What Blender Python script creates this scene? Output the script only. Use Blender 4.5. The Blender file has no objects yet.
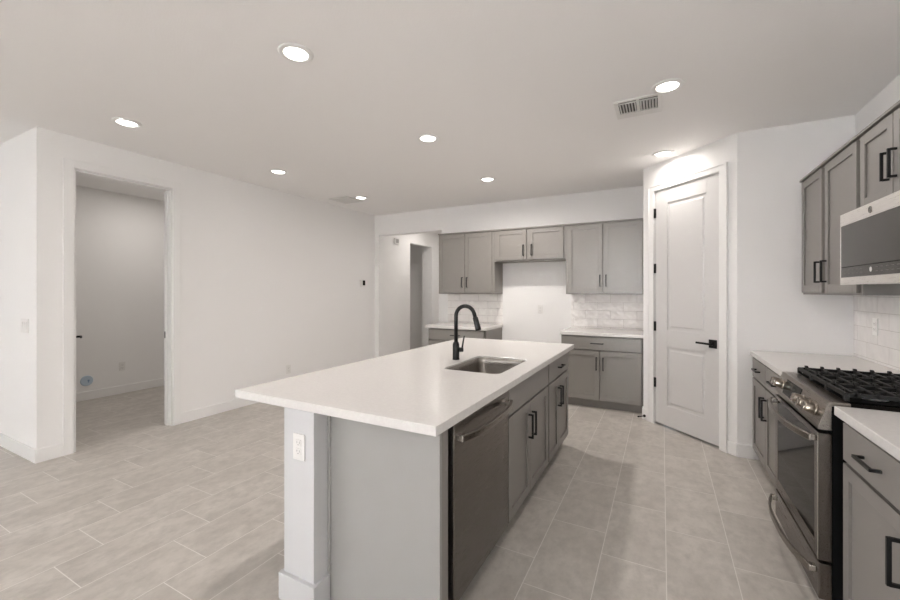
import bpy, bmesh, math, random
from mathutils import Vector, Matrix
random.seed(4)
S = bpy.context.scene
COL = S.collection
PI = math.pi

# ------------------------------------------------------------------ camera, world, lights, exposure
cam = bpy.data.cameras.new('camera')
cam.sensor_width = 36.0
cam.lens = 399.72 / 900 * 36
cam.shift_y = -8.24 / 900
cam.clip_start = 0.02
camo = bpy.data.objects.new('camera', cam)
camo.location = (0, 0, 1.406)
camo.rotation_euler = (PI / 2, 0, math.radians(27.94))
COL.objects.link(camo)
S.camera = camo

w = bpy.data.worlds.new('world')
S.world = w
w.use_nodes = True
w.node_tree.nodes['Background'].inputs[0].default_value = (0.80, 0.88, 1.0, 1)
w.node_tree.nodes['Background'].inputs[1].default_value = 1.0

def area(name, loc, rot, sx, sy, power, col, shape='RECTANGLE', spread=180):
    l = bpy.data.lights.new(name, 'AREA')
    l.shape = shape; l.size = sx; l.size_y = sy; l.energy = power; l.color = col
    l.spread = math.radians(spread)
    o = bpy.data.objects.new(name, l)
    o.location = loc; o.rotation_euler = rot
    COL.objects.link(o)
    return o
DAY = (0.95, 0.97, 1.0)
WARM = (1.0, 0.935, 0.885)
# added area lights standing in for daylight, at unseen openings behind and left
P_DOOR, P_REAR, P_LEFT, P_DOORUP, P_REARUP, P_SUN, LAMP_LEFT, LAMP_MID, LAMP_FRIDGE, LAMP_RIGHT, P_BACKLAMP, P_LAUNDRY, P_HALL = 0, 2600, 265, 0, 215, 0, 0.12, 6.2, 21, 4.2, 0.8, 7.2, 7.0
area('added_daylight_door', (-5.6, -8.40, 1.22), (PI / 2, 0, PI), 4.2, 2.3, P_DOOR, DAY)
area('added_daylight_rear', (-1.0, -8.40, 1.45), (PI / 2, 0, PI), 3.5, 1.95, P_REAR, DAY, 'RECTANGLE', 48)  # added light, its beam narrowed to brighten the back wall
area('added_daylight_left', (-8.86, -5.1, 1.55), (PI / 2, 0, -PI / 2), 3.0, 1.6, P_LEFT, DAY, 'RECTANGLE', 92)  # added light, its beam narrowed to miss the near-left wall
area('added_upfill_door', (-5.6, -8.38, 1.22), (PI / 2 + 0.75, 0, PI), 4.2, 1.2, P_DOORUP, DAY)
area('added_upfill_rear', (-1.0, -8.38, 1.45), (PI / 2 + 0.75, 0, PI), 3.5, 1.0, P_REARUP, DAY)  # added light tilted upward to brighten the ceiling
sun = bpy.data.lights.new('sun', 'SUN'); sun.energy = P_SUN; sun.angle = 0.01
sun.color = (1.0, 0.95, 0.88)
suno = bpy.data.objects.new('sun', sun); suno.rotation_euler = (math.radians(50), 0, math.radians(-12)); COL.objects.link(suno)

S.view_settings.view_transform = 'Standard'
S.view_settings.look = 'None'
S.view_settings.exposure = 0.22
S.view_settings.gamma = 1.0
S.view_settings.use_curve_mapping = False
S.cycles.diffuse_bounces = 7
S.cycles.max_bounces = 12
S.cycles.caustics_reflective = False
S.cycles.caustics_refractive = False
S.cycles.sample_clamp_indirect = 60.0

# ------------------------------------------------------------------ measured layout (metres)
H = 2.763
XL = -4.539; XLB = -4.665; YB = 5.680; YF = 1.310; XR = 1.309; YS = 4.163
PB = (-0.1816, 4.911); PC = (0.5664, 4.163)
CT = 0.914; TH = 0.039
R2 = math.sqrt(0.5)

# ------------------------------------------------------------------ materials
def mat(name, col, rough=0.5, metal=0.0, spec=0.5):
    m = bpy.data.materials.new(name); m.use_nodes = True
    b = m.node_tree.nodes['Principled BSDF']
    b.inputs['Base Color'].default_value = (*col, 1)
    b.inputs['Roughness'].default_value = rough
    b.inputs['Metallic'].default_value = metal
    b.inputs['Specular IOR Level'].default_value = spec
    return m
class NT:
    def __init__(s, m): s.t = m.node_tree; s.b = s.t.nodes['Principled BSDF']
    def n(s, kind, **kw):
        x = s.t.nodes.new(kind)
        for k, v in kw.items(): setattr(x, k, v)
        return x
    def l(s, a, b): s.t.links.new(a, b)
    def m(s, op, a, b=None, c=None):
        x = s.n('ShaderNodeMath', operation=op)
        for i, v in enumerate((a, b, c)):
            if v is None: continue
            if isinstance(v, (int, float)): x.inputs[i].default_value = v
            else: s.l(v, x.inputs[i])
        return x.outputs[0]
    def pos(s):
        g = s.n('ShaderNodeNewGeometry'); x = s.n('ShaderNodeSeparateXYZ')
        s.l(g.outputs['Position'], x.inputs[0])
        return g.outputs['Position'], x.outputs
    def noise(s, vec, scale, detail=3, rough=0.5, stretch=None):
        if stretch:
            mp = s.n('ShaderNodeMapping'); mp.inputs['Scale'].default_value = stretch
            s.l(vec, mp.inputs[0]); vec = mp.outputs[0]
        t = s.n('ShaderNodeTexNoise'); t.inputs['Scale'].default_value = scale
        t.inputs['Detail'].default_value = detail; t.inputs['Roughness'].default_value = rough
        s.l(vec, t.inputs['Vector'])
        return t.outputs['Fac']
    def ramp(s, f, a, b, p0=0.3, p1=0.7):
        r = s.n('ShaderNodeValToRGB')
        r.color_ramp.elements[0].position = p0; r.color_ramp.elements[0].color = (*a, 1)
        r.color_ramp.elements[1].position = p1; r.color_ramp.elements[1].color = (*b, 1)
        s.l(f, r.inputs[0]); return r.outputs[0]
    def mix(s, f, a, b):
        x = s.n('ShaderNodeMix', data_type='RGBA')
        s.l(f, x.inputs[0])
        for sock, v in ((x.inputs[6], a), (x.inputs[7], b)):
            if isinstance(v, tuple): sock.default_value = (*v, 1)
            else: s.l(v, sock)
        return x.outputs[2]
    def bump(s, h, strength, dist):
        x = s.n('ShaderNodeBump'); x.inputs['Strength'].default_value = strength
        x.inputs['Distance'].default_value = dist
        s.l(h, x.inputs['Height']); s.l(x.outputs[0], s.b.inputs['Normal'])
    def tiles(s, u, v, pu, pv, ou, ov, stag, grout):
        """running bond: rows along v stepped by stag*pu. returns (grout mask, tile-random 0..1)"""
        r = s.m('DIVIDE', s.m('SUBTRACT', v, ov), pv)
        row = s.m('FLOOR', r); fv = s.m('FRACT', r)
        c = s.m('DIVIDE', s.m('SUBTRACT', s.m('SUBTRACT', u, ou), s.m('MULTIPLY', row, stag * pu)), pu)
        cc = s.m('FLOOR', c); fu = s.m('FRACT', c)
        dv = s.m('MULTIPLY', s.m('MINIMUM', fv, s.m('SUBTRACT', 1.0, fv)), pv)
        du = s.m('MULTIPLY', s.m('MINIMUM', fu, s.m('SUBTRACT', 1.0, fu)), pu)
        g = s.m('LESS_THAN', s.m('MINIMUM', du, dv), grout / 2)
        cv = s.n('ShaderNodeCombineXYZ'); s.l(row, cv.inputs[0]); s.l(cc, cv.inputs[1])
        wn = s.n('ShaderNodeTexWhiteNoise', noise_dimensions='2D'); s.l(cv.outputs[0], wn.inputs['Vector'])
        return g, wn.outputs['Value']

def paint(name, col, rough=0.6, orange=0.10):
    m = mat(name, col, rough, spec=0.3); t = NT(m); p, _ = t.pos()
    t.bump(t.noise(p, 130, 2), orange, 0.004)
    return m
M = {}
M['wall'] = paint('wall_paint', (0.885, 0.878, 0.868))
M['ceil'] = paint('ceiling_paint', (0.93, 0.92, 0.912), 0.75, 0.2)
M['trim'] = mat('trim_paint', (0.87, 0.865, 0.855), 0.35)
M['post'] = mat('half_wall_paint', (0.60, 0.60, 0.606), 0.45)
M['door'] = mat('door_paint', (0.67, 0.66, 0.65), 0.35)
M['cab'] = mat('grey_cabinet_paint', (0.245, 0.229, 0.211), 0.38)
M['cabin'] = mat('grey_panel_laminate', (0.34, 0.334, 0.318), 0.45)
M['toe'] = mat('toe_kick', (0.20, 0.185, 0.17), 0.5)
M['black'] = mat('matte_black_metal', (0.006, 0.006, 0.006), 0.42, spec=0.3)
M['iron'] = mat('cast_iron', (0.010, 0.0095, 0.009), 0.5, spec=0.3)
M['gap'] = mat('black_void', (0.006, 0.006, 0.006), 0.8, spec=0.05)
M['plastic'] = mat('white_plastic', (0.80, 0.79, 0.77), 0.3)
M['slot'] = mat('dark_slot', (0.12, 0.115, 0.11), 0.6)
M['bglass'] = mat('black_glass', (0.008, 0.007, 0.006), 0.05, spec=0.05)
M['mglass'] = mat('microwave_glass', (0.035, 0.031, 0.027), 0.14, spec=0.35)
M['chrome'] = mat('polished_metal', (0.62, 0.59, 0.55), 0.18, 1.0)
M['knob'] = mat('knob_metal', (0.36, 0.315, 0.27), 0.30, 1.0)
M['alu'] = mat('burner_metal', (0.85, 0.83, 0.80), 0.3, 1.0)
M['blue'] = mat('pale_blue_plastic', (0.50, 0.60, 0.70), 0.4)
M['bluedark'] = mat('blue_print', (0.22, 0.33, 0.48), 0.4)
M['icon'] = mat('white_print', (0.62, 0.62, 0.60), 0.5)
M['icondim'] = mat('grey_print', (0.14, 0.135, 0.13), 0.5)
M['duct'] = mat('vent_dark', (0.10, 0.095, 0.09), 0.8)
M['lightduct'] = mat('grille_grey', (0.62, 0.59, 0.56), 0.8)

def steel(name, col, axis):
    m = mat(name, col, 0.27, 1.0); t = NT(m); p, _ = t.pos()
    st = {'z': (60, 60, 1), 'y': (60, 1, 60), 'x': (1, 60, 60)}[axis]
    f = t.noise(p, 8, 3, 0.6, st)
    r = t.n('ShaderNodeMapRange'); t.l(f, r.inputs[0])
    r.inputs[3].default_value = 0.22; r.inputs[4].default_value = 0.36
    t.l(r.outputs[0], t.b.inputs['Roughness'])
    t.bump(f, 0.012, 0.001)
    return m
M['steel'] = steel('brushed_stainless', (0.235, 0.21, 0.185), 'y')
M['dwsteel'] = steel('slate_stainless', (0.185, 0.165, 0.15), 'y')
M['dwhandle'] = steel('handle_stainless', (0.26, 0.235, 0.21), 'y')
M['ovsteel'] = steel('dark_oven_stainless', (0.15, 0.13, 0.115), 'y')
M['sink'] = steel('sink_stainless', (0.33, 0.305, 0.28), 'x')
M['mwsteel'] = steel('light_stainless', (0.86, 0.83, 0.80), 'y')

def quartz():
    m = mat('white_quartz', (0.80, 0.77, 0.74), 0.22); t = NT(m); p, _ = t.pos()
    t.l(t.ramp(t.noise(p, 60, 4, 0.7), (0.70, 0.678, 0.658), (0.76, 0.738, 0.718)), t.b.inputs['Base Color'])
    return m
M['quartz'] = quartz()

def floor_mat():
    m = mat('porcelain_floor_tile', (0.5, 0.46, 0.42), 0.42); t = NT(m); p, x = t.pos()
    g, rnd = t.tiles(x['Y'], x['X'], 0.612, 0.307, 2.076 - 0.0, -0.902, -0.3345, 0.004)
    cv = t.n('ShaderNodeCombineXYZ'); t.l(t.m('MULTIPLY', rnd, 37.0), cv.inputs[2])
    va = t.n('ShaderNodeVectorMath', operation='ADD'); t.l(p, va.inputs[0]); t.l(cv.outputs[0], va.inputs[1])
    cloud = t.noise(va.outputs[0], 4.5, 8, 0.68, (1.0, 0.6, 1.0))
    c = t.ramp(cloud, (0.42, 0.388, 0.352), (0.63, 0.592, 0.546))
    fine = t.noise(p, 90, 3)
    mid = t.noise(va.outputs[0], 17, 5, 0.65, (1.0, 0.7, 1.0))
    c = t.mix(t.m('MULTIPLY', t.m('SUBTRACT', mid, 0.42), 2.2), c, (0.33, 0.305, 0.277))
    c = t.mix(t.m('MULTIPLY', fine, 0.18), c, (0.68, 0.65, 0.60))
    c = t.mix(t.m('MULTIPLY', rnd, 0.15), c, (0.50, 0.465, 0.42))
    c = t.mix(g, c, (0.72, 0.695, 0.655))
    t.l(c, t.b.inputs['Base Color'])
    hgt = t.m('SUBTRACT', t.m('MULTIPLY', fine, 0.15), g)
    t.bump(hgt, 0.25, 0.002)
    r = t.n('ShaderNodeMapRange'); t.l(cloud, r.inputs[0]); r.inputs[3].default_value = 0.36; r.inputs[4].default_value = 0.5
    t.l(r.outputs[0], t.b.inputs['Roughness'])
    return m
M['floor'] = floor_mat()

def splash(name, axis, ou, ripple):
    m = mat(name, (0.80, 0.775, 0.75), 0.07); t = NT(m); p, x = t.pos()
    g, rnd = t.tiles(x[axis], x['Z'], 0.318, 0.1095, ou, 0.9335, 0.5, 0.0032)
    c = t.mix(t.m('MULTIPLY', rnd, 0.5), (0.90, 0.875, 0.855), (0.86, 0.835, 0.81))
    t.l(t.mix(g, c, (0.47, 0.44, 0.41)), t.b.inputs['Base Color'])
    t.l(t.m('ADD', t.m('MULTIPLY', g, 0.5), 0.07), t.b.inputs['Roughness'])
    cv = t.n('ShaderNodeCombineXYZ'); t.l(t.m('MULTIPLY', rnd, 19.0), cv.inputs[2])
    va = t.n('ShaderNodeVectorMath', operation='ADD'); t.l(p, va.inputs[0]); t.l(cv.outputs[0], va.inputs[1])
    wavy = t.noise(va.outputs[0], 11, 1, 0.4)
    t.bump(t.m('SUBTRACT', wavy, t.m('MULTIPLY', g, 0.10)), ripple, 0.03)
    return m
M['tile_back'] = splash('glossy_tile_back', 'X', -0.762, 0.9)
M['tile_right'] = splash('glossy_tile_right', 'Y', 3.62, 0.22)

def emit(name, col, st):
    m = mat(name, (0.9, 0.9, 0.9), 0.4); b = m.node_tree.nodes['Principled BSDF']
    b.inputs['Emission Color'].default_value = (*col, 1); b.inputs['Emission Strength'].default_value = st
    return m
M['lens'] = emit('lit_lens', (1.0, 0.95, 0.88), 9.0)
def glass():
    m = bpy.data.materials.new('window_glass'); m.use_nodes = True; t = m.node_tree; t.nodes.clear()
    o = t.nodes.new('ShaderNodeOutputMaterial'); mx = t.nodes.new('ShaderNodeMixShader'); mx.inputs[0].default_value = 0.06
    tr = t.nodes.new('ShaderNodeBsdfTransparent'); gl = t.nodes.new('ShaderNodeBsdfGlossy'); gl.inputs['Roughness'].default_value = 0.02
    t.links.new(tr.outputs[0], mx.inputs[1]); t.links.new(gl.outputs[0], mx.inputs[2]); t.links.new(mx.outputs[0], o.inputs[0])
    return m
M['glass'] = glass()

# ------------------------------------------------------------------ mesh helpers
class Fr:
    """a local frame: s along the front, d outwards, z up"""
    def __init__(f, o, s, d): f.o = Vector((*o, 0)); f.s = Vector((*s, 0)); f.d = Vector((*d, 0))
    def p(f, s, d, z): return f.o + f.s * s + f.d * d + Vector((0, 0, z))
WORLD = Fr((0, 0), (1, 0), (0, 1))
class MB:
    def __init__(s, fr=WORLD): s.v = []; s.f = []; s.fr = fr; s.sm = []
    def add(s, vs, fs, smooth=False):
        b = len(s.v); s.v += [tuple(s.fr.p(*q)) for q in vs]
        s.f += [tuple(b + i for i in q) for q in fs]; s.sm += [smooth] * len(fs)
        return s
    def box(s, x0, x1, y0, y1, z0, z1):
        vs = [(x, y, z) for z in (z0, z1) for y in (y0, y1) for x in (x0, x1)]
        return s.add(vs, [(0, 1, 3, 2), (4, 6, 7, 5), (0, 4, 5, 1), (2, 3, 7, 6), (0, 2, 6, 4), (1, 5, 7, 3)])
    def prism(s, poly, axis, a, b):
        """poly of 2 coords extruded along axis (0,1,2) from a to b"""
        def mk(q, t):
            l = [q[0], q[1]]; l.insert(axis, t); return tuple(l)
        n = len(poly)
        vs = [mk(q, a) for q in poly] + [mk(q, b) for q in poly]
        fs = [tuple(range(n))[::-1], tuple(range(n, 2 * n))] + [(i, (i + 1) % n, n + (i + 1) % n, n + i) for i in range(n)]
        return s.add(vs, fs)
    def tube(s, path, r, n=16, caps=True):
        path = [Vector(q) for q in path]; rs = r if isinstance(r, (list, tuple)) else [r] * len(path)
        vs = []; fs = []; up = None
        for i, q in enumerate(path):
            t = (path[min(i + 1, len(path) - 1)] - path[max(i - 1, 0)]).normalized()
            if up is None: up = t.orthogonal().normalized()
            up = (up - t * up.dot(t)).normalized(); o = t.cross(up)
            for k in range(n):
                a = 2 * PI * k / n
                vs.append(tuple(q + (up * math.cos(a) + o * math.sin(a)) * rs[i]))
        for i in range(len(path) - 1):
            for k in range(n):
                fs.append((i * n + k, i * n + (k + 1) % n, (i + 1) * n + (k + 1) % n, (i + 1) * n + k))
        s.add(vs, fs, True)
        if caps:
            m = len(path) - 1
            s.add([vs[k] for k in range(n)], [tuple(range(n))]); s.add([vs[m * n + k] for k in range(n)], [tuple(range(n))])
        return s
    def cyl(s, p0, p1, r, n=24, r1=None): return s.tube([p0, p1], [r, r if r1 is None else r1], n)
    def sweep(s, path, hw, hz, zdir=(0, 0, 1)):
        """rectangular bar swept along a path; hw half width across, hz half height"""
        path = [Vector(q) for q in path]; z = Vector(zdir); vs = []; fs = []
        for i, q in enumerate(path):
            t = (path[min(i + 1, len(path) - 1)] - path[max(i - 1, 0)]).normalized()
            o = t.cross(z).normalized()
            for a, b in ((-1, -1), (1, -1), (1, 1), (-1, 1)): vs.append(tuple(q + o * hw * a + z * hz * b))
        m = len(path)
        for i in range(m - 1):
            for k in range(4): fs.append((i * 4 + k, i * 4 + (k + 1) % 4, (i + 1) * 4 + (k + 1) % 4, (i + 1) * 4 + k))
        fs += [(3, 2, 1, 0), tuple((m - 1) * 4 + k for k in range(4))]
        return s.add(vs, fs)
    def sphere(s, c, r, n=16, m=10, sz=1.0):
        vs = []; fs = []
        for j in range(m + 1):
            th = PI * j / m
            for i in range(n):
                a = 2 * PI * i / n
                vs.append((c[0] + r * math.sin(th) * math.cos(a), c[1] + r * math.sin(th) * math.sin(a), c[2] + r * sz * math.cos(th)))
        for j in range(m):
            for i in range(n): fs.append((j * n + i, j * n + (i + 1) % n, (j + 1) * n + (i + 1) % n, (j + 1) * n + i))
        return s.add(vs, fs, True)
    def lathe(s, c, prof, n=32):
        """profile of (radius, z) turned about the vertical through c=(x,y)"""
        vs = []; fs = []
        for r, z in prof:
            for i in range(n):
                a = 2 * PI * i / n; vs.append((c[0] + r * math.cos(a), c[1] + r * math.sin(a), z))
        for j in range(len(prof) - 1):
            for i in range(n): fs.append((j * n + i, j * n + (i + 1) % n, (j + 1) * n + (i + 1) % n, (j + 1) * n + i))
        return s.add(vs, fs, True)
    def build(s, name, m, parent=None, bev=0.0, seg=2):
        base = Vector((0, 0, 0))
        q = parent
        while q is not None: base += q.location; q = q.parent
        bm = bmesh.new()
        vs = [bm.verts.new(Vector(v) - base) for v in s.v]
        for f, sm in zip(s.f, s.sm):
            try:
                fc = bm.faces.new([vs[i] for i in f]); fc.smooth = sm
            except ValueError: pass
        bmesh.ops.remove_doubles(bm, verts=bm.verts, dist=1e-5)
        bmesh.ops.recalc_face_normals(bm, faces=bm.faces)
        me = bpy.data.meshes.new(name); bm.to_mesh(me); bm.free()
        o = bpy.data.objects.new(name, me); me.materials.append(m)
        COL.objects.link(o)
        if parent is not None: o.parent = parent
        if bev:
            b = o.modifiers.new('bevel', 'BEVEL'); b.width = bev; b.segments = seg
            b.limit_method = 'ANGLE'; b.angle_limit = math.radians(40); b.harden_normals = False
        return o

def tag(o, label, cat, group=None):
    o['label'] = label; o['category'] = cat
    if group: o['group'] = group
    return o
def thing(name, loc, label, cat, group=None):
    o = bpy.data.objects.new(name, None); COL.objects.link(o); o.location = loc; o.empty_display_size = 0.1
    return tag(o, label, cat, group)
def struct(o): o['kind'] = 'structure'; return o
def copy_tree(o, loc, label):
    c = o.copy(); COL.objects.link(c); c.location = loc; c['label'] = label
    def rec(a, b):
        for ch in list(a.children):
            d = ch.copy(); COL.objects.link(d); d.parent = b; rec(ch, d)
    rec(o, c)
    return c

# ------------------------------------------------------------------ room shell
struct(MB().box(-9.1, 1.5, -8.7, 8.3, -0.08, 0).build('floor', M['floor']))
struct(MB().box(-9.1, 1.5, -8.7, 8.3, H, H + 0.1).build('ceiling', M['ceil']))
DY0, DY1, DZ = 1.549, 2.338, 2.478          # laundry doorway in the left wall
struct(MB().box(XLB, XL, YF, DY0, 0, H).box(XLB, XL, DY1, YB + 0.17, 0, H).box(XLB, XL, DY0, DY1, DZ, H).build('wall_left', M['wall']))
struct(MB().box(-9.0, XLB, YF, YF + 0.12, 0, H).build('wall_living', M['wall']))
struct(MB().box(-9.1, -9.0, -8.7, YF + 0.12, 0, 0.75).box(-9.1, -9.0, -8.7, YF + 0.12, 2.35, H)
       .box(-9.1, -9.0, -8.7, -6.6, 0.75, 2.35).box(-9.1, -9.0, -3.6, YF + 0.12, 0.75, 2.35).build('wall_far_left', M['wall']))
# unseen rear wall; its glass door and window are added as light sources
struct(MB().box(-9.0, -7.7, -8.62, -8.5, 0, H).box(-7.7, -3.5, -8.62, -8.5, 2.40, H).box(-3.5, -2.8, -8.62, -8.5, 0, H)
       .box(-2.8, 0.8, -8.62, -8.5, 0, 0.45).box(-2.8, 0.8, -8.62, -8.5, 2.45, H).box(0.8, XR + 0.12, -8.62, -8.5, 0, H).build('wall_rear', M['wall']))
def window(n, x0, x1, z0, z1):
    r = bpy.data.objects.new('window_%d' % n, None); COL.objects.link(r); r.location = ((x0 + x1) / 2, -8.56, z0); struct(r)
    b = MB(); t = 0.06; xm = (x0 + x1) / 2
    b.box(x0, x1, -8.60, -8.52, z0, z0 + t).box(x0, x1, -8.60, -8.52, z1 - t, z1)
    b.box(x0, x0 + t, -8.60, -8.52, z0 + t, z1 - t).box(x1 - t, x1, -8.60, -8.52, z0 + t, z1 - t).box(xm - t / 2, xm + t / 2, -8.60, -8.52, z0 + t, z1 - t)
    b.build('window_frame', M['trim'], r)
    MB().box(x0 + t, xm - t / 2, -8.565, -8.555, z0 + t, z1 - t).box(xm + t / 2, x1 - t, -8.565, -8.555, z0 + t, z1 - t).build('pane', M['glass'], r)
window(1, -7.7, -3.5, 0.0, 2.40)
window(2, -2.8, 0.8, 0.45, 2.45)
r = bpy.data.objects.new('window_3', None); COL.objects.link(r); r.location = (-9.05, -5.1, 0.75); struct(r)  # unseen window added as a source for the left light
MB().box(-9.08, -9.02, -6.6, -3.6, 0.75, 0.81).box(-9.08, -9.02, -6.6, -3.6, 2.29, 2.35).box(-9.08, -9.02, -6.6, -6.54, 0.81, 2.29)\
    .box(-9.08, -9.02, -3.66, -3.6, 0.81, 2.29).box(-9.08, -9.02, -5.13, -5.07, 0.81, 2.29).build('window_frame', M['trim'], r)
MB().box(-9.055, -9.045, -6.54, -5.13, 0.81, 2.29).box(-9.055, -9.045, -5.07, -3.66, 0.81, 2.29).build('pane', M['glass'], r)

HX0, HX1, HZ = -4.444, -3.169, 2.410        # hall opening in the back wall
struct(MB().box(XL, HX0, YB, YB + 0.17, 0, H).box(HX0, HX1, YB, YB + 0.17, HZ, H).box(HX1, 0.0, YB, YB + 0.17, 0, H).build('wall_back', M['wall']))
struct(MB().box(XR, XR + 0.12, -8.62, YS, 0, H).build('wall_right', M['wall']))
struct(MB().box(PC[0], XR + 0.12, YS, YS + 0.12, 0, H).build('wall_stub', M['wall']))
PF = Fr(PB, (R2, -R2), (-R2, -R2))          # pantry wall: s from its left corner, d into the room
PW = 1.0579; S0, S1, PZ = 0.160, 0.900, 2.472
struct(MB(PF).box(0, S0, -0.12, 0, 0, H).box(S1, PW, -0.12, 0, 0, H).box(S0, S1, -0.12, 0, PZ, H).build('wall_pantry', M['wall']))
struct(MB().box(PB[0], PB[0] + 0.12, PB[1] + 0.02, YB, 0, H).build('wall_pantry_side', M['wall']))
struct(MB(PF).box(S0 - 0.02, S1 + 0.02, -0.30, -0.28, 0, PZ).build('pantry_shade_sheet', M['gap']))  # black sheet painted in for the shade inside the closed pantry
# laundry room behind the left doorway
LX = -6.60
struct(MB().box(LX - 0.1, LX, YF + 0.12, 4.6, 0, H).build('wall_laundry', M['wall']))
struct(MB().box(LX, XLB, 4.5, 4.6, 0, H).build('wall_laundry_end', M['wall']))
# hall behind the back wall
HD0, HD1, HDZ = 6.82, 7.70, 2.401
struct(MB().box(XLB, XL, YB + 0.17, HD0, 0, H).box(XLB - 0.13, XL, HD1, 8.12, 0, H).box(XLB, XL, HD0, HD1, HDZ, H).build('wall_hall', M['wall']))
struct(MB().box(XL, HX1 + 0.12, 8.0, 8.12, 0, H).build('wall_hall_end', M['wall']))
struct(MB().box(HX1, HX1 + 0.12, YB + 0.17, 8.0, 0, H).build('wall_hall_right', M['wall']))
struct(MB().box(-5.7, -5.6, 6.3, 8.12, 0, H).box(-5.6, XLB, 6.3, 6.4, 0, H).box(-5.6, XLB - 0.13, 8.02, 8.12, 0, H).build('wall_bedroom', M['wall']))
# rooms out of view have ceiling lamps of their own
area('laundry_lamp', (-5.7, 2.9, H - 0.03), (0, 0, 0), 0.4, 0.4, P_LAUNDRY, WARM)
area('hall_lamp', (-3.9, 6.9, H - 0.03), (0, 0, 0), 0.3, 0.3, P_HALL, WARM)

# baseboards
BH, BT = 0.112, 0.014
def base(name, *boxes, fr=WORLD):
    b = MB(fr)
    for q in boxes: b.box(*q, 0, BH)
    return struct(b.build(name, M['trim'], None, 0.003))
CW = 0.078                                   # casing width
base('baseboard_left', (XL, XL + BT, YF - BT, DY0 - CW), (XL, XL + BT, DY1 + CW, YB))
base('baseboard_living', (-9.0, XL, YF - BT, YF))
base('baseboard_back', (XL + BT, HX0, YB - BT, YB), (-2.11, -1.11, YB - BT, YB))
base('baseboard_pantry', (0.0, S0 - CW + 0.004, 0, BT), (S1 + CW, PW + 0.006, 0, BT), fr=PF)
base('baseboard_pantry_side', (PB[0] - BT, PB[0], PB[1] + 0.0, 5.02))
base('baseboard_stub', (PC[0], 0.683, YS - BT, YS))
base('baseboard_laundry', (LX, LX + BT, YF + 0.12, 4.5))
base('baseboard_hall', (XL, XL + BT, YB + 0.17, HD0), (XL, XL + BT, HD1, 8.0))
base('baseboard_hall_end', (XL + BT, HX1, 8.0 - BT, 8.0))

# ------------------------------------------------------------------ laundry doorway trim and door
b = MB()
for x0, x1 in ((XL, XL + 0.016), (XLB - 0.016, XLB)):
    b.box(x0, x1, DY0 - CW, DY0 - 0.006, 0, DZ + CW).box(x0, x1, DY1 + 0.006, DY1 + CW, 0, DZ + CW).box(x0, x1, DY0 - 0.006, DY1 + 0.006, DZ + 0.006, DZ + CW)
b.box(XLB, XL, DY0 - 0.006, DY0 + 0.012, 0, DZ).box(XLB, XL, DY1 - 0.012, DY1 + 0.006, 0, DZ).box(XLB, XL, DY0, DY1, DZ - 0.012, DZ + 0.006)
b.box(XLB + 0.04, XLB + 0.075, DY1 - 0.022, DY1 - 0.012, 0, DZ - 0.012)
t1 = b.build('trim_1', M['trim'], None, 0.003); struct(t1)
MB().box(XLB + 0.008, XLB + 0.034, DY1 - 0.0145, DY1 - 0.0115, 0.915, 0.985).build('strike_plate', M['black'], t1)

def lever(fr, s, z, d, direction, parent, sr=0.034, length=0.125):
    """square rose lever; direction +-1 along s"""
    b = MB(fr)
    b.box(s - sr, s + sr, d, d + 0.009, z - sr, z + sr)
    b.cyl((s, d + 0.008, z), (s, d + 0.05, z), 0.011)
    a = s - 0.012 * direction; e = s + length * direction
    b.box(min(a, e), max(a, e), d + 0.042, d + 0.056, z - 0.009, z + 0.009)
    return b.build('lever_handle', M['black'], parent, 0.0015)

def panel_door(fr, s0, s1, z0, z1, d, thick, parent, panels, name='door_slab'):
    """moulded door: slab face at d with raised panels set in sunk grooves"""
    b = MB(fr); q = 0.010
    b.box(s0, s1, d - thick, d - q, z0, z1)
    ss = sorted({s0, s1, panels[0][0], panels[0][1]})
    a, c = panels[0][0], panels[0][1]
    b.box(s0, a, d - q, d, z0, z1).box(c, s1, d - q, d, z0, z1)
    zs = [z0] + [z for p in sorted(panels, key=lambda p: p[2]) for z in p[2:]] + [z1]
    for i in range(0, len(zs), 2): b.box(a, c, d - q, d, zs[i], zs[i + 1])
    for (pa, pc, pz0, pz1) in panels:
        g, e = 0.016, 0.040
        # sloped raised field
        vs = []
        for off, dd in ((g, d - q), (g + e * 0.35, d - q + 0.0015), (e, d - 0.001)):
            vs += [(pa + off, dd, pz0 + off), (pc - off, dd, pz0 + off), (pc - off, dd, pz1 - off), (pa + off, dd, pz1 - off)]
        fs = []
        for k in (0, 4):
            for i in range(4): fs.append((k + i, k + (i + 1) % 4, k + 4 + (i + 1) % 4, k + 4 + i))
        fs.append((8, 9, 10, 11)); b.add(vs, fs)
    return b.build(name, M['door'], parent, 0.0025)

# the laundry door stands open inside its room, only its lever peeks past the jamb
ang = Vector((-0.695, 0.258)).normalized()
LF = Fr((XLB - 0.004, 1.577), (ang.x, ang.y), (ang.y, -ang.x))
d2 = bpy.data.objects.new('door_2', None); COL.objects.link(d2); d2.location = (XLB - 0.004, 1.577, 0); struct(d2)
panel_door(LF, 0.0, 0.735, 0.012, DZ - 0.016, 0.0, 0.035, d2, [(0.12, 0.615, 1.02, 2.30), (0.12, 0.615, 0.24, 0.84)])
lever(LF, 0.672, 0.945, 0.0, -1, d2, 0.030, 0.10)

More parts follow.
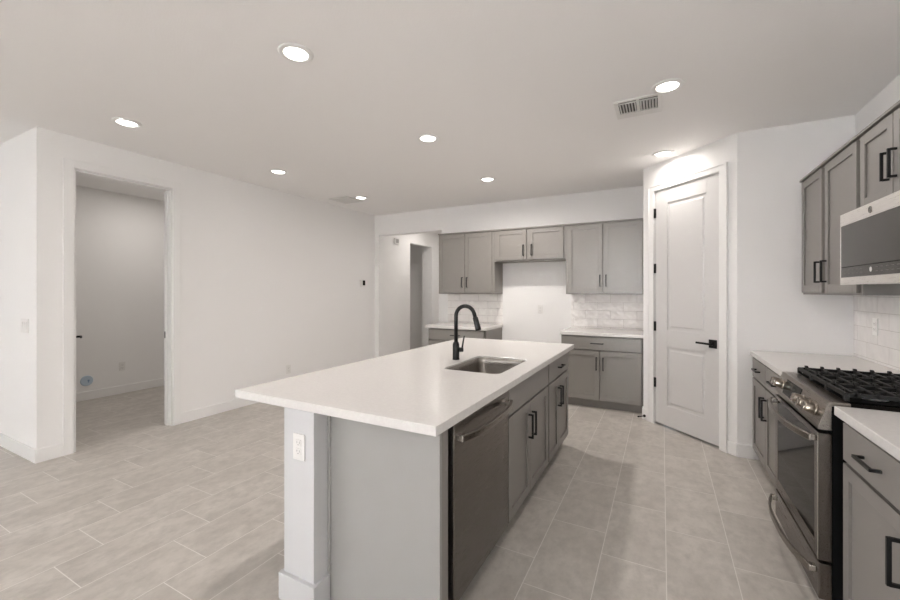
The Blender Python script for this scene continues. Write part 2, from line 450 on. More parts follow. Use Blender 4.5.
# ------------------------------------------------------------------ pantry door
d1 = bpy.data.objects.new('door_1', None); COL.objects.link(d1)
d1.location = PF.p((S0 + S1) / 2, 0, 0); struct(d1)
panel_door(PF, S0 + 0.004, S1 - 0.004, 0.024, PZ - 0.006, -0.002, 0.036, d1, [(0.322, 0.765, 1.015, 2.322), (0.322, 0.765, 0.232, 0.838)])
for z in (2.241, 1.654, 1.041, 0.443):
    b = MB(PF); b.cyl((S0 + 0.002, 0.006, z - 0.05), (S0 + 0.002, 0.006, z + 0.05), 0.0075, 12)
    b.box(S0 - 0.012, S0 + 0.018, -0.002, 0.004, z - 0.05, z + 0.05); b.build('hinge', M['black'], d1)
lever(PF, 0.835, 0.932, -0.002, -1, d1, 0.038, 0.135)
MB(PF).box(S1 - 0.003, S1 - 0.001, -0.020, -0.001, 0.90, 0.96).build('latch', M['black'], d1)
b = MB(PF)
b.box(S0 - CW, S0 - 0.004, 0, 0.016, 0, PZ + CW - 0.01).box(S1 + 0.004, S1 + CW, 0, 0.016, 0, PZ + CW - 0.01).box(S0 - 0.004, S1 + 0.004, 0, 0.016, PZ + 0.004, PZ + CW - 0.01)
b.box(S0 - CW, S0 - CW + 0.016, 0.016, 0.022, 0, PZ + CW - 0.01).box(S1 + CW - 0.016, S1 + CW, 0.016, 0.022, 0, PZ + CW - 0.01).box(S0 - CW, S1 + CW, 0.016, 0.022, PZ + CW - 0.026, PZ + CW - 0.01)
b.box(S0 - 0.006, S0, -0.12, 0.0, 0, PZ).box(S1, S1 + 0.006, -0.12, 0.0, 0, PZ).box(S0, S1, -0.12, 0.0, PZ - 0.003, PZ + 0.004)
struct(b.build('trim_2', M['trim'], None, 0.002))

# door stop on the baseboard by the pantry
q0, q1, q2, q3 = (PF.p(0.035, BT + d, 0.045) for d in (0.0, 0.012, 0.075, 0.092))
ds = thing('door_stop', q0, 'small black door stop sticking out of the baseboard left of the pantry door', 'door stop')
MB().cyl(q0, q1, 0.014, 16).build('base_plate', M['black'], ds)
MB().cyl(q1, q2, 0.005, 12).build('rod', M['black'], ds)
MB().cyl(q2, q3, 0.009, 12).build('tip', M['black'], ds)

# ------------------------------------------------------------------ cabinets
def pull(fr, s, z, d, vertical, parent, L=0.155):
    b = MB(fr); t = 0.0055; o = 0.034; h = L / 2
    if vertical:
        b.box(s - t, s + t, d + o - 2 * t, d + o, z - h, z + h)
        for q in (z - h, z + h - 2 * t): b.box(s - t, s + t, d, d + o - 2 * t, q, q + 2 * t)
    else:
        b.box(s - h, s + h, d + o - 2 * t, d + o, z - t, z + t)
        for q in (s - h, s + h - 2 * t): b.box(q, q + 2 * t, d, d + o - 2 * t, z - t, z + t)
    return b.build('handle', M['black'], parent, 0.001)
DT = 0.019
def shaker(fr, s0, s1, z0, z1, parent, name='door', back=0.001):
    b = MB(fr); rw = 0.056; q = 0.010
    b.box(s0, s1, back, DT - q, z0, z1)
    b.box(s0, s0 + rw, DT - q, DT, z0, z1).box(s1 - rw, s1, DT - q, DT, z0, z1)
    b.box(s0 + rw, s1 - rw, DT - q, DT, z0, z0 + rw).box(s0 + rw, s1 - rw, DT - q, DT, z1 - rw, z1)
    return b.build(name, M['cab'], parent, 0.0018)
def slab(fr, s0, s1, z0, z1, parent):
    return MB(fr).box(s0, s1, -0.0315, DT, z0, z1).build('drawer', M['cab'], parent, 0.002)

def base_cabinet(name, fr, W, depth, label, drawers, doors, open_top=False, bottom=0.105):
    """fr: s 0..W along the front, d=0 the face-frame plane. drawers/doors: lists of (s0,s1,handle s or None)"""
    p = fr.p(W / 2, -depth / 2, 0)
    r = thing(name, p, label, 'cabinet')
    b = MB(fr); top = CT - TH - 0.001
    if open_top:
        b.box(0, W, -depth, -0.032, bottom, bottom + 0.02).box(0, W, -0.048, -0.032, bottom + 0.02, top).box(0, W, -depth, -depth + 0.012, bottom + 0.02, top)
        b.box(0, 0.016, -depth + 0.012, -0.048, bottom + 0.02, top).box(W - 0.016, W, -depth + 0.012, -0.048, bottom + 0.02, top)
    else:
        b.box(0, W, -depth, -0.032, bottom, top)
    b.box(0, 0.008, -0.032, 0, bottom, top).box(W - 0.008, W, -0.032, 0, bottom, top)
    b.build('body', M['cab'], r)
    MB(fr).box(0.004, W - 0.004, -depth + 0.02, -0.055, 0.001, bottom).build('toe_kick', M['toe'], r)
    for s0, s1, hs in drawers:
        d = slab(fr, s0, s1, 0.708, 0.861, r)
        if hs is not None: pull(fr, hs, 0.786, DT, False, d, 0.145)
    for s0, s1, hs in doors:
        d = shaker(fr, s0, s1, bottom + 0.002, 0.694, r, 'door', -0.0315)
        if hs is not None: pull(fr, hs, 0.545, DT, True, d)
    return r

def wall_cabinet(name, fr, W, depth, z0, z1, label, doors, hz, hh=0.15, lo=0.018, hi=0.03):
    r = thing(name, fr.p(W / 2, -depth / 2, z0), label, 'cabinet')
    b = MB(fr); e0, e1 = doors[0][0] + 0.004, doors[-1][1] - 0.004
    b.box(0, W, -depth, -0.025, z0, z1).box(0, e0, -0.025, 0, z0, z1).box(e1, W, -0.025, 0, z0, z1)
    b.box(e0, e1, -0.025, 0, z0, z0 + lo + 0.004).box(e0, e1, -0.025, 0, z1 - hi - 0.004, z1)
    if doors[1][0] - doors[0][1] > 0.03: b.box(doors[0][1] - 0.004, doors[1][0] + 0.004, -0.025, 0, z0 + lo, z1 - hi)
    b.build('body', M['cab'], r)
    MB(fr).box(-0.0, W, -0.01, 0.024, z1 - 0.016, z1).build('top_moulding', M['cab'], r, 0.002)
    for s0, s1, hs in doors:
        d = shaker(fr, s0, s1, z0 + lo, z1 - hi, r)
        if hs is not None: pull(fr, hs, hz, DT, True, d, hh)
    return r

# --- back wall (s = world X, facing -Y)
UF = YB - 0.335
def BF(x): return Fr((x, UF), (1, 0), (0, -1))
UZ0, UZ1 = 1.375, 2.291
wall_cabinet('wall_cabinet', BF(-3.030), 0.915, 0.334, UZ0, UZ1, 'tall two-door grey wall cabinet beside the hall opening, left of the fridge space',
             [(0.012, 0.448, 0.412), (0.456, 0.880, 0.492)], 1.545)
wall_cabinet('wall_cabinet', BF(-2.114), 1.000, 0.334, 1.832, UZ1, 'short two-door grey cabinet hung over the empty fridge space',
             [(0.030, 0.468, 0.430), (0.506, 0.970, 0.546)], 1.975)
wall_cabinet('wall_cabinet', BF(-1.113), 0.915, 0.334, UZ0, UZ1, 'tall two-door grey wall cabinet between the fridge space and the pantry corner',
             [(0.022, 0.455, 0.424), (0.463, 0.902, 0.496)], 1.545)
BFy = 5.070
def BB(x): return Fr((x, BFy), (1, 0), (0, -1))
base_cabinet('base_cabinet', BB(-3.050), 0.925, YB - BFy - 0.001, 'grey base cabinet under the short counter at the hall opening, behind the island',
             [(0.02, 0.892, 0.46)], [(0.02, 0.452, 0.416), (0.460, 0.892, 0.496)])
base_cabinet('base_cabinet', BB(-1.112), 0.926, YB - BFy - 0.001, 'grey two-door base cabinet with one wide drawer, against the pantry wall',
             [(0.012, 0.905, 0.425)], [(0.012, 0.452, 0.418), (0.460, 0.905, 0.494)])
def slab_top(name, x0, x1, y0, y1, label):
    r = MB().box(x0, x1, y0, y1, CT - TH, CT).build(name, M['quartz'], None, 0.003)
    return tag(r, label, 'countertop')
slab_top('countertop', -3.088, -2.108, 5.040, YB - 0.001, 'short white countertop with a free right end, beside the hall opening')
slab_top('countertop', -1.126, PB[0] - 0.002, 5.040, YB - 0.001, 'white countertop at the back wall, next to the pantry corner')
tag(MB().box(-3.045, -2.115, YB - 0.010, YB - 0.0005, CT + 0.001, UZ0 - 0.001).build('tile_backsplash', M['tile_back']), 'glossy white tile backsplash over the short counter by the hall opening', 'backsplash')
tag(MB().box(-1.108, PB[0] - 0.002, YB - 0.010, YB - 0.0005, CT + 0.001, UZ0 - 0.001).build('tile_backsplash', M['tile_back']), 'glossy rippled white tile backsplash on the back wall beside the pantry corner', 'backsplash')

# --- right wall (s = -Y from the stub wall, facing -X)
RUX = 1.001
def RF(y, x=RUX): return Fr((x, y), (0, -1), (-1, 0))
wall_cabinet('wall_cabinet', RF(4.160), 1.078, XR - RUX - 0.001, 1.385, 2.300, 'tall two-door grey wall cabinet on the right wall, just left of the microwave',
             [(0.035, 0.486, 0.452), (0.546, 1.050, 0.578)], 1.545, lo=0.014)
wall_cabinet('wall_cabinet', RF(3.081), 0.770, XR - RUX - 0.001, 1.845, 2.300, 'short two-door grey wall cabinet directly above the microwave',
             [(0.020, 0.378, 0.346), (0.386, 0.750, 0.418)], 2.02, 0.14)
RBX = 0.686
base_cabinet('base_cabinet', RF(4.160, RBX), 1.080, XR - RBX - 0.001, 'grey two-drawer base cabinet between the pantry-side wall and the range',
             [(0.03, 0.490, 0.26), (0.500, 1.05, 0.775)], [(0.03, 0.490, 0.455), (0.500, 1.05, 0.535)])
base_cabinet('base_cabinet', RF(2.262, RBX), 0.562, XR - RBX - 0.001, 'grey base cabinet with one drawer and one door, right of the range',
             [(0.02, 0.545, 0.285)], [(0.02, 0.545, 0.478)])
base_cabinet('base_cabinet', RF(1.698, RBX), 0.80, XR - RBX - 0.001, 'grey two-door base cabinet at the near end of the right counter',
             [(0.02, 0.395, 0.21), (0.405, 0.78, 0.59)], [(0.02, 0.395, 0.36), (0.405, 0.78, 0.44)])
slab_top('countertop', 0.656, XR - 0.001, 3.079, YS - 0.001, 'white countertop in the corner beyond the range')
slab_top('countertop', 0.656, XR - 0.001, 0.88, 2.302, 'white countertop on the near side of the range, at the right edge of the photo')
tag(MB().box(XR - 0.010, XR - 0.0005, 0.88, YS - 0.001, CT + 0.002, 1.384).build('tile_backsplash', M['tile_right']), 'white tile backsplash along the right wall behind the range', 'backsplash')

# ------------------------------------------------------------------ island
IX0, IX1, IY0, IY1 = -1.893, -0.7286, 1.2658, 3.8634
IBX = -0.776                                  # island face-frame plane
def IF(y): return Fr((IBX, y), (0, 1), (1, 0))
PX0, PX1, PY = -1.537, -1.348, 1.268
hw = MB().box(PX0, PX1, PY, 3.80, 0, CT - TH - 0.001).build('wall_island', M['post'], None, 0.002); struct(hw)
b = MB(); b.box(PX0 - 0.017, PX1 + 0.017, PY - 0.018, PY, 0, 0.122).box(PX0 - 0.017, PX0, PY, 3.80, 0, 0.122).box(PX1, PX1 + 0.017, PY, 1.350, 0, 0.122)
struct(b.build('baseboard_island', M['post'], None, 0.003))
ep = thing('end_panel', (-1.06, 1.36, 0), 'flat grey panel closing the near end of the island', 'panel')
MB().box(PX1 + 0.001, -0.763, 1.354, 1.370, 0, CT - TH - 0.001).build('face', M['cabin'], ep, 0.001)
MB().box(PX1 + 0.002, PX1 + 0.018, 1.347, 1.3535, 0.123, CT - TH - 0.001).build('corner_strip', M['cabin'], ep, 0.001)
MB().box(-0.80, -0.763, 1.3705, 1.422, 0, CT - TH - 0.001).build('stile', M['cab'], ep, 0.001)
base_cabinet('sink_cabinet', IF(2.120), 0.905, 0.568, 'grey sink base cabinet of the island with two doors under a plain false drawer front',
             [(0.012, 0.885, None)], [(0.012, 0.418, 0.384), (0.424, 0.885, 0.458)], open_top=True)
base_cabinet('base_cabinet', IF(3.026), 0.735, 0.568, 'narrow grey base cabinet at the far end of the island',
             [(0.012, 0.712, 0.36)], [(0.012, 0.326, 0.292), (0.332, 0.712, 0.366)])

# island top with the sink cut out
def rrect(x0, x1, y0, y1, r, n=6):
    pts = []
    for cx, cy, a0 in ((x1 - r, y1 - r, 0), (x0 + r, y1 - r, PI / 2), (x0 + r, y0 + r, PI), (x1 - r, y0 + r, 1.5 * PI)):
        for k in range(n + 1):
            a = a0 + PI / 2 * k / n; pts.append((cx + r * math.cos(a), cy + r * math.sin(a)))
    return pts
SX0, SX1, SY0, SY1 = -1.245, -0.857, 2.235, 2.832
def island_top():
    bm = bmesh.new()
    out = [(IX0, IY0), (IX1, IY0), (IX1, IY1), (IX0, IY1)]; inn = rrect(SX0, SX1, SY0, SY1, 0.055)
    edges = []
    for loop in (out, inn):
        vs = [bm.verts.new((x, y, CT)) for x, y in loop]
        edges += [bm.edges.new((vs[i], vs[(i + 1) % len(vs)])) for i in range(len(vs))]
    bmesh.ops.triangle_fill(bm, use_beauty=True, edges=edges)
    ret = bmesh.ops.extrude_face_region(bm, geom=list(bm.faces))
    for v in ret['geom']:
        if isinstance(v, bmesh.types.BMVert): v.co.z -= TH
    bmesh.ops.recalc_face_normals(bm, faces=bm.faces)
    me = bpy.data.meshes.new('island_countertop'); bm.to_mesh(me); bm.free(); me.materials.append(M['quartz'])
    o = bpy.data.objects.new('island_countertop', me); COL.objects.link(o)
    bv = o.modifiers.new('bevel', 'BEVEL'); bv.width = 0.003; bv.segments = 2; bv.limit_method = 'ANGLE'; bv.angle_limit = math.radians(40)
    return tag(o, 'large white island countertop with the sink cut into it', 'countertop')
island_top()
# undermount bowl
def sink():
    r = thing('sink', ((SX0 + SX1) / 2, (SY0 + SY1) / 2, 0.69), 'stainless steel undermount sink in the island', 'sink')
    b = MB(); loops = []
    for off, z, rad in ((0.002, CT - 0.010, 0.055), (0.003, CT - 0.011, 0.055), (0.004, CT - TH - 0.006, 0.055), (0.012, 0.735, 0.055), (0.022, 0.712, 0.05), (0.045, 0.700, 0.04)):
        loops.append([(x, y, z) for x, y in rrect(SX0 + off, SX1 - off, SY0 + off, SY1 - off, rad, 8)])
    n = len(loops[0]); vs = [q for l in loops for q in l]; fs = []
    for j in range(len(loops) - 1):
        for i in range(n): fs.append((j * n + i, j * n + (i + 1) % n, (j + 1) * n + (i + 1) % n, (j + 1) * n + i))
    fs.append(tuple((len(loops) - 1) * n + i for i in range(n)))
    b.add(vs, fs, True); o = b.build('bowl', M['sink'], r)
    so = o.modifiers.new('solid', 'SOLIDIFY'); so.thickness = 0.0012; so.offset = 1
    cx, cy = (SX0 + SX1) / 2 - 0.05, (SY0 + SY1) / 2
    MB().lathe((cx, cy), [(0.001, 0.7015), (0.03, 0.7015), (0.034, 0.704), (0.055, 0.704), (0.057, 0.7012)]).build('drain', M['chrome'], r)
sink()
# faucet
def faucet():
    fx, fy = -1.322, 2.586
    r = thing('faucet', (fx, fy, CT), 'matte black gooseneck kitchen faucet standing behind the island sink', 'faucet')
    MB().lathe((fx, fy), [(0.001, CT + 0.0005), (0.026, CT + 0.0005), (0.026, CT + 0.006), (0.0245, CT + 0.008), (0.0245, 1.024), (0.021, 1.036), (0.0135, 1.046), (0.001, 1.047)]).build('base', M['black'], r)
    path = [(fx, fy, 1.04), (fx, fy, 1.22)]; R = 0.074; zc = 1.229
    for k in range(0, 25):
        a = PI - (PI * 0.93) * k / 24; path.append((fx + R + R * math.cos(a), fy, zc + R * math.sin(a)))
    e = Vector(path[-1]); t = (e - Vector(path[-2])).normalized()
    path.append(tuple(e + t * 0.02))
    MB().tube(path, 0.0140, 18).build('spout', M['black'], r)
    e = e + t * 0.018
    MB().tube([e, e + t * 0.006, e + t * 0.045, e + t * 0.085, e + t * 0.098], [0.0145, 0.0185, 0.0195, 0.0215, 0.0205], 20).build('spray_head', M['black'], r)
    q = Vector((0.78, 0.62, 0)); c = Vector((fx, fy, 0.985))
    MB().tube([c + q * 0.02, c + q * 0.052], 0.0165, 18).build('valve', M['black'], r)
    c2 = c + q * 0.046
    MB().tube([c2 + Vector((0, 0, 0.010)), c2 + q * 0.006 + Vector((0, 0, 0.05)), c2 + q * 0.016 + Vector((0, 0, 0.10))], [0.0065, 0.0058, 0.0048], 12).build('lever', M['black'], r)
faucet()

def bowed(fr, s0, s1, z, d0, bow, hw, hz, n=24):
    """path for a bar handle that leaves its brackets and bows outwards"""
    pts = []
    for k in range(n + 1):
        u = k / n; s = s0 + (s1 - s0) * u
        pts.append((s, d0 + bow * (1 - abs(2 * u - 1) ** 2.6), z))
    return pts

# ------------------------------------------------------------------ dishwasher (island, facing +X)
def dishwasher():
    y0, y1 = 1.452, 2.102; f = IF(y0); W = y1 - y0
    r = thing('dishwasher', (IBX - 0.3, (y0 + y1) / 2, 0), 'stainless steel dishwasher built into the island', 'dishwasher')
    MB(f).box(0.006, W - 0.006, -0.565, -0.012, 0.10, CT - TH - 0.004).build('body', M['gap'], r)
    MB(f).box(0.006, W - 0.006, -0.55, -0.065, 0.002, 0.10).build('toe_kick', M['toe'], r)
    d = MB(f).box(0.0, W, -0.011, 0.026, 0.112, CT - TH - 0.014).build('door', M['dwsteel'], r, 0.004)
    b = MB(f); z = 0.802
    b.sweep(bowed(f, 0.018, W - 0.018, z, 0.052, 0.036, 0, 0), 0.007, 0.014)
    b.build('handle', M['dwhandle'], d, 0.003)
    for s in (0.034, W - 0.034): MB(f).box(s - 0.017, s + 0.017, 0.026, 0.056, z - 0.013, z + 0.013).build('handle_bracket', M['chrome'], d, 0.003)
dishwasher()

# ------------------------------------------------------------------ range (right wall, facing -X)
def range_():
    y1, y0 = 3.074, 2.316; W = y1 - y0
    X = 0.654                                  # body front
    f = Fr((X, y1), (0, -1), (-1, 0))
    r = thing('gas_range', (0.95, (y0 + y1) / 2, 0), 'stainless steel slide-in gas range with black grates, set in the right counter', 'range')
    MB(f).box(0.004, W - 0.004, -0.635, -0.002, 0.06, 0.905).build('body', M['gap'], r)
    MB(f).box(0.02, W - 0.02, -0.60, -0.05, 0.001, 0.06).build('toe_kick', M['gap'], r)
    # cooktop deck
    ck = MB().box(X - 0.012, 0.716, y0, y1, 0.906, 0.926).build('cooktop', M['steel'], r, 0.004)
    MB().box(0.7165, 1.290, y0, y1, 0.906, 0.925).build('cooktop_surface', M['bglass'], ck, 0.003)
    MB().box(0.715, 1.255, y0 + 0.03, y1 - 0.03, 0.9265, 0.929).build('burner_pan', M['gap'], r)
    # sloped control panel
    prof = [(X, 0.800), (X - 0.046, 0.800), (X - 0.046, 0.812), (X - 0.013, 0.920), (X, 0.920)]
    cp = MB().prism([(a, z) for a, z in prof], 1, y0, y1).build('control_panel', M['steel'], r, 0.002)
    nx, nz = -0.108, 0.033; ln = math.hypot(nx, nz); nx /= ln; nz /= ln      # panel normal (x,z) ; slope from (X-.046,.812) to (X-.013,.92)
    def on(t, y, o=0.0): return (X - 0.046 + 0.033 * t + nx * o, y, 0.812 + 0.108 * t + nz * o)
    b = MB(); q = []
    for o in (0.0, 0.0025): q += [on(0.14, 2.925, o), on(0.14, 2.655, o), on(0.86, 2.655, o), on(0.86, 2.925, o)]
    b.add(q, [(0, 1, 2, 3), (4, 5, 6, 7), (0, 1, 5, 4), (1, 2, 6, 5), (2, 3, 7, 6), (3, 0, 4, 7)]).build('display', M['bglass'], cp)
    for y in (3.035, 2.972, 2.595, 2.505, 2.415):
        k = MB().cyl(on(0.48, y), on(0.48, y, 0.008), 0.027, 28, 0.025).cyl(on(0.48, y, 0.008), on(0.48, y, 0.043), 0.0235, 28, 0.0215)
        k = k.build('knob', M['knob'], cp, 0.002)
        a = Vector(on(0.48, y, 0.043)); u = Vector((0.033, 0, 0.108)).normalized(); v = Vector((0, 1, 0)); nn = Vector((nx, 0, nz))
        b = MB(); vs = []
        for o in (0, 0.006):
            for su, sv in ((-0.019, -0.004), (0.019, -0.004), (0.019, 0.004), (-0.019, 0.004)): vs.append(tuple(a + u * su + v * sv + nn * o))
        b.add(vs, [(0, 1, 2, 3), (4, 5, 6, 7), (0, 1, 5, 4), (1, 2, 6, 5), (2, 3, 7, 6), (3, 0, 4, 7)]).build('grip', M['steel'], k)
    # oven door, frame with a window
    D = 0.045
    od = MB(f).box(0, W, 0.0, D - 0.004, 0.226, 0.784).box(0, 0.055, D - 0.004, D, 0.226, 0.784).box(W - 0.055, W, D - 0.004, D, 0.226, 0.784)\
        .box(0.055, W - 0.055, D - 0.004, D, 0.226, 0.290).box(0.055, W - 0.055, D - 0.004, D, 0.760, 0.784).build('oven_door', M['ovsteel'], r, 0.0015)
    MB(f).box(0.056, W - 0.056, D - 0.0038, D - 0.001, 0.291, 0.759).build('oven_window', M['bglass'], od)
    MB(f).box(W - 0.006, W + 0.0005, D + 0.0002, D + 0.003, 0.228, 0.782).build('edge_highlight', M['chrome'], od, 0.001)  # chrome strip stands in for the bright highlight along the near door edge
    def bar(par, z, bow):
        MB(f).sweep(bowed(f, 0.022, W - 0.022, z, D + 0.022, bow, 0, 0), 0.0065, 0.015).build('handle', M['dwhandle'], par, 0.003)
        for s in (0.036, W - 0.036): MB(f).box(s - 0.016, s + 0.016, D, D + 0.026, z - 0.013, z + 0.013).build('handle_bracket', M['chrome'], par, 0.003)
    bar(od, 0.755, 0.050)
    dr = MB(f).box(0, W, 0.0, D, 0.055, 0.212).build('drawer', M['ovsteel'], r, 0.003)
    bar(dr, 0.170, 0.050)
    # burners and grates
    for i, (bx, by) in enumerate(((0.83, 2.46), (1.13, 2.46), (0.98, 2.695), (0.83, 2.93), (1.13, 2.93))):
        br = MB().lathe((bx, by), [(0.001, 0.9295), (0.052, 0.9295), (0.052, 0.938), (0.040, 0.9395), (0.001, 0.9395)]).build('burner', M['alu'], r)
        MB().lathe((bx, by), [(0.001, 0.940), (0.034, 0.940), (0.036, 0.946), (0.030, 0.950), (0.001, 0.950)]).build('burner_cap', M['iron'], br)
    gw = (W - 0.07) / 3
    for i in range(3):
        ya = y0 + 0.035 + gw * i; yb = ya + gw - 0.004; xa, xb = 0.712, 1.256; zt, h, t = 0.968, 0.016, 0.0065
        b = MB()
        for x in (xa, xb): b.box(x - t, x + t, ya, yb, zt - 0.022, zt - 0.004)
        for y in (ya + t, yb - t): b.box(xa, xb, y - t, y + t, zt - 0.022, zt - 0.004)
        for k in range(8):
            x = xa + 0.03 + (xb - xa - 0.06) * k / 7
            b.prism([(ya, zt - 0.020), (yb, zt - 0.020), (yb, zt + 0.008), (yb - 0.016, zt + 0.008), (yb - 0.03, zt - 0.004), (ya + 0.03, zt - 0.004), (ya + 0.016, zt + 0.008), (ya, zt + 0.008)], 0, x - t, x + t)
        b.box(xa, xb, (ya + yb) / 2 - t, (ya + yb) / 2 + t, zt - 0.020, zt - 0.005)
        for x in (xa, xb):
            for y in (ya + t, yb - t): b.box(x - 0.009, x + 0.009, y - 0.009, y + 0.009, 0.9292, zt - 0.01)
        b.build('grate', M['iron'], r, 0.0015)
range_()

# ------------------------------------------------------------------ microwave
def microwave():
    y1, y0 = 3.074, 2.318; W = y1 - y0; X = 0.903
    f = Fr((X, y1), (0, -1), (-1, 0))
    z0, z1 = 1.445, 1.843
    r = thing('microwave', (1.1, (y0 + y1) / 2, z0), 'over-the-range stainless steel microwave with a dark glass front', 'microwave')
    MB(f).box(0.004, W - 0.004, -(XR - X - 0.012), -0.022, z0 + 0.006, z1).build('body', M['slot'], r)
    d = MB(f).box(0, W, -0.020, -0.003, z0, z1).box(0, W, -0.003, 0.0, z0, z0 + 0.040).box(0, W, -0.003, 0, z1 - 0.066, z1)\
        .box(0, 0.009, -0.003, 0, z0 + 0.040, z1 - 0.066).box(W - 0.02, W, -0.003, 0, z0 + 0.040, z1 - 0.066).build('door', M['mwsteel'], r, 0.001)
    g = MB(f).box(0.010, W - 0.021, -0.0028, -0.0006, z0 + 0.041, z1 - 0.067).build('door_glass', M['mglass'], d)
    MB(f).box(0.012, W - 0.03, -0.0006, 0.0001, z0 + 0.096, z0 + 0.099).build('control_line', M['gap'], g)
    for i in range(5):
        for j in range(2):
            for s in (0.06 + 0.05 * i, 0.43 + 0.05 * i): MB(f).box(s, s + 0.022, -0.0006, 0.0001, z0 + 0.060 + 0.02 * j, z0 + 0.0625 + 0.02 * j).build('touch_key', M['icondim'], g)
    b = MB(f); b.cyl((W / 2, -0.0006, z0 + 0.072), (W / 2, 0.0003, z0 + 0.072), 0.0125, 24)
    b.build('dial_mark', M['icon'], g)
    # round emblem with a script monogram on the top rail
    zc = z1 - 0.034
    MB(f).cyl((W / 2, 0, zc), (W / 2, 0.0025, zc), 0.0175, 28).build('emblem', M['chrome'], d)
    em = MB(f); c = (W / 2, 0.003, zc)
    em.tube([(c[0] + 0.0155 * math.cos(2 * PI * k / 28), 0.003, zc + 0.0155 * math.sin(2 * PI * k / 28)) for k in range(29)], 0.0012, 6)
    for sx in (-1, 1):
        em.tube([(c[0] + sx * 0.0055 + 0.0052 * math.cos(0.6 + 5.0 * k / 16), 0.003, zc + 0.0085 * math.sin(0.6 + 5.0 * k / 16)) for k in range(17)], 0.0011, 6)
    em.tube([(c[0] + 0.001, 0.003, zc - 0.001), (c[0] + 0.009, 0.003, zc + 0.0005)], 0.001, 6)
    em.build('monogram', M['slot'], d)
    MB(f).box(0.10, 0.22, -0.16, -0.08, z0 + 0.001, z0 + 0.0055).build('lamp_lens', M['icon'], r)
    b = MB(f)
    for k in range(2): b.box(0.28 + 0.2 * k, 0.44 + 0.2 * k, -0.30, -0.06, z0 + 0.001, z0 + 0.0055)
    b.build('grease_filter', M['alu'], r)
microwave()

# ------------------------------------------------------------------ ceiling lights
def downlight(loc, label):
    r = thing('recessed_light', loc, label, 'ceiling light', 'recessed lights in the ceiling')
    x, y, z = loc
    MB().lathe((x, y), [(0.067, z - 0.0005), (0.096, z - 0.0005), (0.096, z - 0.004), (0.090, z - 0.008), (0.070, z - 0.0105), (0.066, z - 0.006)], 40).build('trim_ring', M['trim'], r)
    MB().lathe((x, y), [(0.0005, z - 0.0065), (0.0655, z - 0.0065), (0.0655, z - 0.001)], 40).build('lens', M['lens'], r)
    return r
LP = [((-1.837, 1.596), 'large round recessed light nearest the camera, above the near end of the island'),
      ((-3.788, 1.617), 'recessed ceiling light in front of the laundry doorway'),
      ((-1.824, 3.024), 'recessed ceiling light above the middle of the island, between two others in its row'),
      ((-3.821, 3.077), 'recessed ceiling light along the left wall, midway between doorway and ceiling grille'),
      ((-3.827, 4.482), 'recessed ceiling light right beside the square ceiling grille'),
      ((-1.854, 4.460), 'recessed ceiling light in front of the cabinet over the fridge space'),
      ((0.032, 2.998), 'recessed ceiling light right beside the slatted air vent'),
      ((0.010, 4.441), 'recessed ceiling light close in front of the pantry door')]
first = downlight((*LP[0][0], H), LP[0][1])
for (x, y), lab in LP[1:]: copy_tree(first, (x, y, H), lab)
for (x, y), _ in LP:
    area('downlight_lamp', (x, y, H - 0.012), (0, 0, 0), 0.13, 0.13, LAMP_LEFT if x < -3 else LAMP_RIGHT if x > -1 else LAMP_MID if y < 4 else LAMP_FRIDGE, WARM, 'DISK', 170)

# unseen rows of lights added behind the camera for more bounce onto the ceiling
for x in (-3.80, -1.83, 0.02):
    for y in (0.14, -1.32, -2.78, -4.24, -5.70):
        copy_tree(first, (x, y, H), 'added recessed ceiling light, unseen behind the camera')
        area('downlight_lamp', (x, y, H - 0.012), (0, 0, 0), 0.13, 0.13, P_BACKLAMP, WARM, 'DISK', 150)

# ceiling vents
def air_vent():
    x0, x1, y0, y1 = -0.306, 0.0, 3.070, 3.380
    r = thing('ceiling_vent', ((x0 + x1) / 2, (y0 + y1) / 2, H), 'white slatted air vent in the ceiling over the kitchen aisle', 'air vent')
    MB().box(x0 + 0.02, x1 - 0.02, y0 + 0.02, y1 - 0.06, H - 0.003, H - 0.0005).build('backing', M['duct'], r)
    b = MB(); z0, z1 = H - 0.011, H - 0.0005; a0, a1, c0, c1 = x0 + 0.026, x1 - 0.026, y0 + 0.022, y1 - 0.085
    b.box(x0, x1, y0, c0, z0, z1).box(x0, x1, c1, y1, z0, z1).box(x0, a0, c0, c1, z0, z1).box(a1, x1, c0, c1, z0, z1)
    xm = (x0 + x1) / 2; b.box(xm - 0.010, xm + 0.010, c0, c1, z0, z1).box(a0, a1, c0 + 0.028, c0 + 0.036, z0, z1)
    b.build('frame', M['plastic'], r, 0.0015)
    for s in (0, 1):
        xa, xb = (a0, xm - 0.010) if s == 0 else (xm + 0.010, a1)
        for k in range(6):
            x = xa + (xb - xa) * (k + 0.5) / 6; dx = 0.004 if s else -0.004
            MB().prism([(x - 0.0022 - dx, z0 - 0.004), (x + 0.0022 - dx, z0 - 0.004), (x + 0.0022 + dx, z1), (x - 0.0022 + dx, z1)], 1, c0 + 0.036, c1).build('slat', M['plastic'], r)
air_vent()
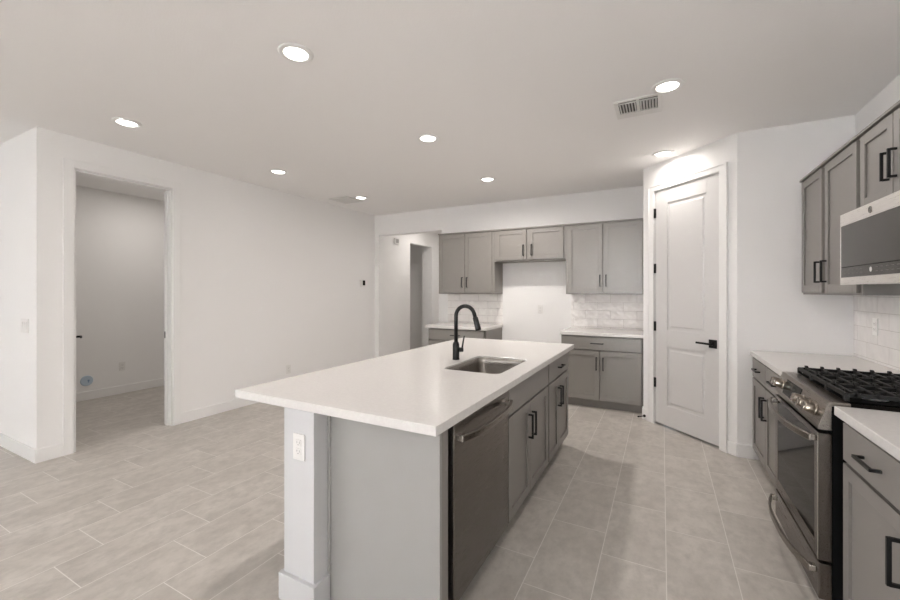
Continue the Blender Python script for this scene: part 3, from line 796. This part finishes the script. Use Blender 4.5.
def grille():
    x0, x1, y0, y1 = -4.28, -3.945, 4.30, 4.66
    r = thing('ceiling_grille', ((x0 + x1) / 2, (y0 + y1) / 2, H), 'square grey ceiling grille near the far left corner', 'air vent')
    MB().box(x0 + 0.02, x1 - 0.02, y0 + 0.02, y1 - 0.02, H - 0.003, H - 0.0005).build('backing', M['lightduct'], r)
    b = MB(); z0, z1 = H - 0.014, H - 0.0005; t = 0.03
    b.box(x0, x1, y0, y0 + t, z0, z1).box(x0, x1, y1 - t, y1, z0, z1).box(x0, x0 + t, y0 + t, y1 - t, z0, z1).box(x1 - t, x1, y0 + t, y1 - t, z0, z1)
    b.build('frame', M['plastic'], r, 0.002)
    for k in range(12):
        y = y0 + t + (y1 - y0 - 2 * t) * (k + 0.5) / 12
        MB().prism([(y - 0.0105, z0 + 0.001), (y + 0.008, z0 + 0.001), (y + 0.0125, z1 - 0.006), (y - 0.005, z1 - 0.006)], 0, x0 + t, x1 - t).build('slat', M['plastic'], r)
grille()

# ------------------------------------------------------------------ wall plates
def outlet(fr, s, z, label, name='outlet', w=0.072, h=0.117):
    r = thing(name, fr.p(s, 0, z), label, 'outlet')
    MB(fr).box(s - w / 2, s + w / 2, 0.0005, 0.006, z - h / 2, z + h / 2).build('cover_plate', M['plastic'], r, 0.002)
    for dz in (-0.0195, 0.0195):
        q = MB(fr).box(s - 0.017, s + 0.017, 0.006, 0.0085, z + dz - 0.0145, z + dz + 0.0145).build('socket', M['plastic'], r, 0.003)
        b = MB(fr)
        b.box(s - 0.0085, s - 0.0065, 0.0085, 0.0089, z + dz - 0.002, z + dz + 0.008).box(s + 0.0065, s + 0.0085, 0.0085, 0.0089, z + dz - 0.002, z + dz + 0.007)
        b.cyl((s, 0.0085, z + dz - 0.008), (s, 0.0089, z + dz - 0.008), 0.0025, 12)
        b.build('slots', M['slot'], q)
    return r
outlet(Fr((0, PY), (1, 0), (0, -1)), -1.436, 0.711, 'white outlet on the near face of the white island half wall')
outlet(Fr((XL, 0), (0, 1), (1, 0)), 3.815, 0.34, 'white outlet low on the left wall, showing just above the island counter')
outlet(Fr((0, YB), (1, 0), (0, -1)), -1.543, 1.155, 'white outlet on the bare wall of the empty fridge space')
outlet(Fr((LX, 0), (0, 1), (1, 0)), 2.76, 0.375, 'white outlet on the laundry wall, seen through the left doorway')
outlet(Fr((XR - 0.010, 0), (0, -1), (-1, 0)), -3.80, 1.165, 'white outlet on the tiled right wall above the corner counter')
# double switch on the near-left wall
sw = thing('light_switch', (-4.78, YF, 1.117), 'white triple light switch on the wall at the left edge of the photo', 'light switch')
F0 = Fr((0, YF), (1, 0), (0, -1))
MB(F0).box(-4.866, -4.694, 0.0005, 0.006, 1.058, 1.176).build('cover_plate', M['plastic'], sw, 0.002)
for s in (-4.826, -4.780, -4.734):
    MB(F0).prism([(0.006, 1.084), (0.0075, 1.084), (0.011, 1.150), (0.006, 1.150)], 0, s - 0.0165, s + 0.0165).build('rocker', M['plastic'], sw, 0.001)
# thermostat
th = thing('thermostat', (XL, 5.345, 1.55), 'white thermostat with a dark screen on the left wall', 'thermostat')
F1 = Fr((XL, 0), (0, 1), (1, 0))
MB(F1).box(5.285, 5.405, 0.0005, 0.022, 1.492, 1.612).build('housing', M['plastic'], th, 0.004)
MB(F1).box(5.335, 5.400, 0.022, 0.0228, 1.515, 1.600).build('screen', M['bglass'], th)
# door chime in the hall
F2 = Fr((XL, 0), (0, 1), (1, 0))
ch = thing('door_chime', (XL, 6.33, 2.385), 'small white chime box high on the hall wall', 'door chime')
MB(F2).box(6.26, 6.40, 0.0005, 0.035, 2.325, 2.44).build('housing', M['plastic'], ch, 0.006)
MB(F2).box(6.285, 6.375, 0.035, 0.0358, 2.345, 2.42).build('front_grille', M['cabin'], ch)
# dryer duct cover in the laundry
F3 = Fr((LX, 0), (0, 1), (1, 0))
dv = thing('dryer_vent', (LX, 2.375, 0.25), 'round pale blue dryer vent cover low on the laundry wall', 'dryer vent')
MB(F3).cyl((2.375, 0.0005, 0.25), (2.375, 0.012, 0.25), 0.068, 32, 0.062).build('cover', M['blue'], dv, 0.002)
MB(F3).cyl((2.390, 0.012, 0.252), (2.390, 0.0135, 0.252), 0.012, 20).box(2.385, 2.395, 0.012, 0.0135, 0.225, 0.252).build('pull_tab', M['bluedark'], dv)
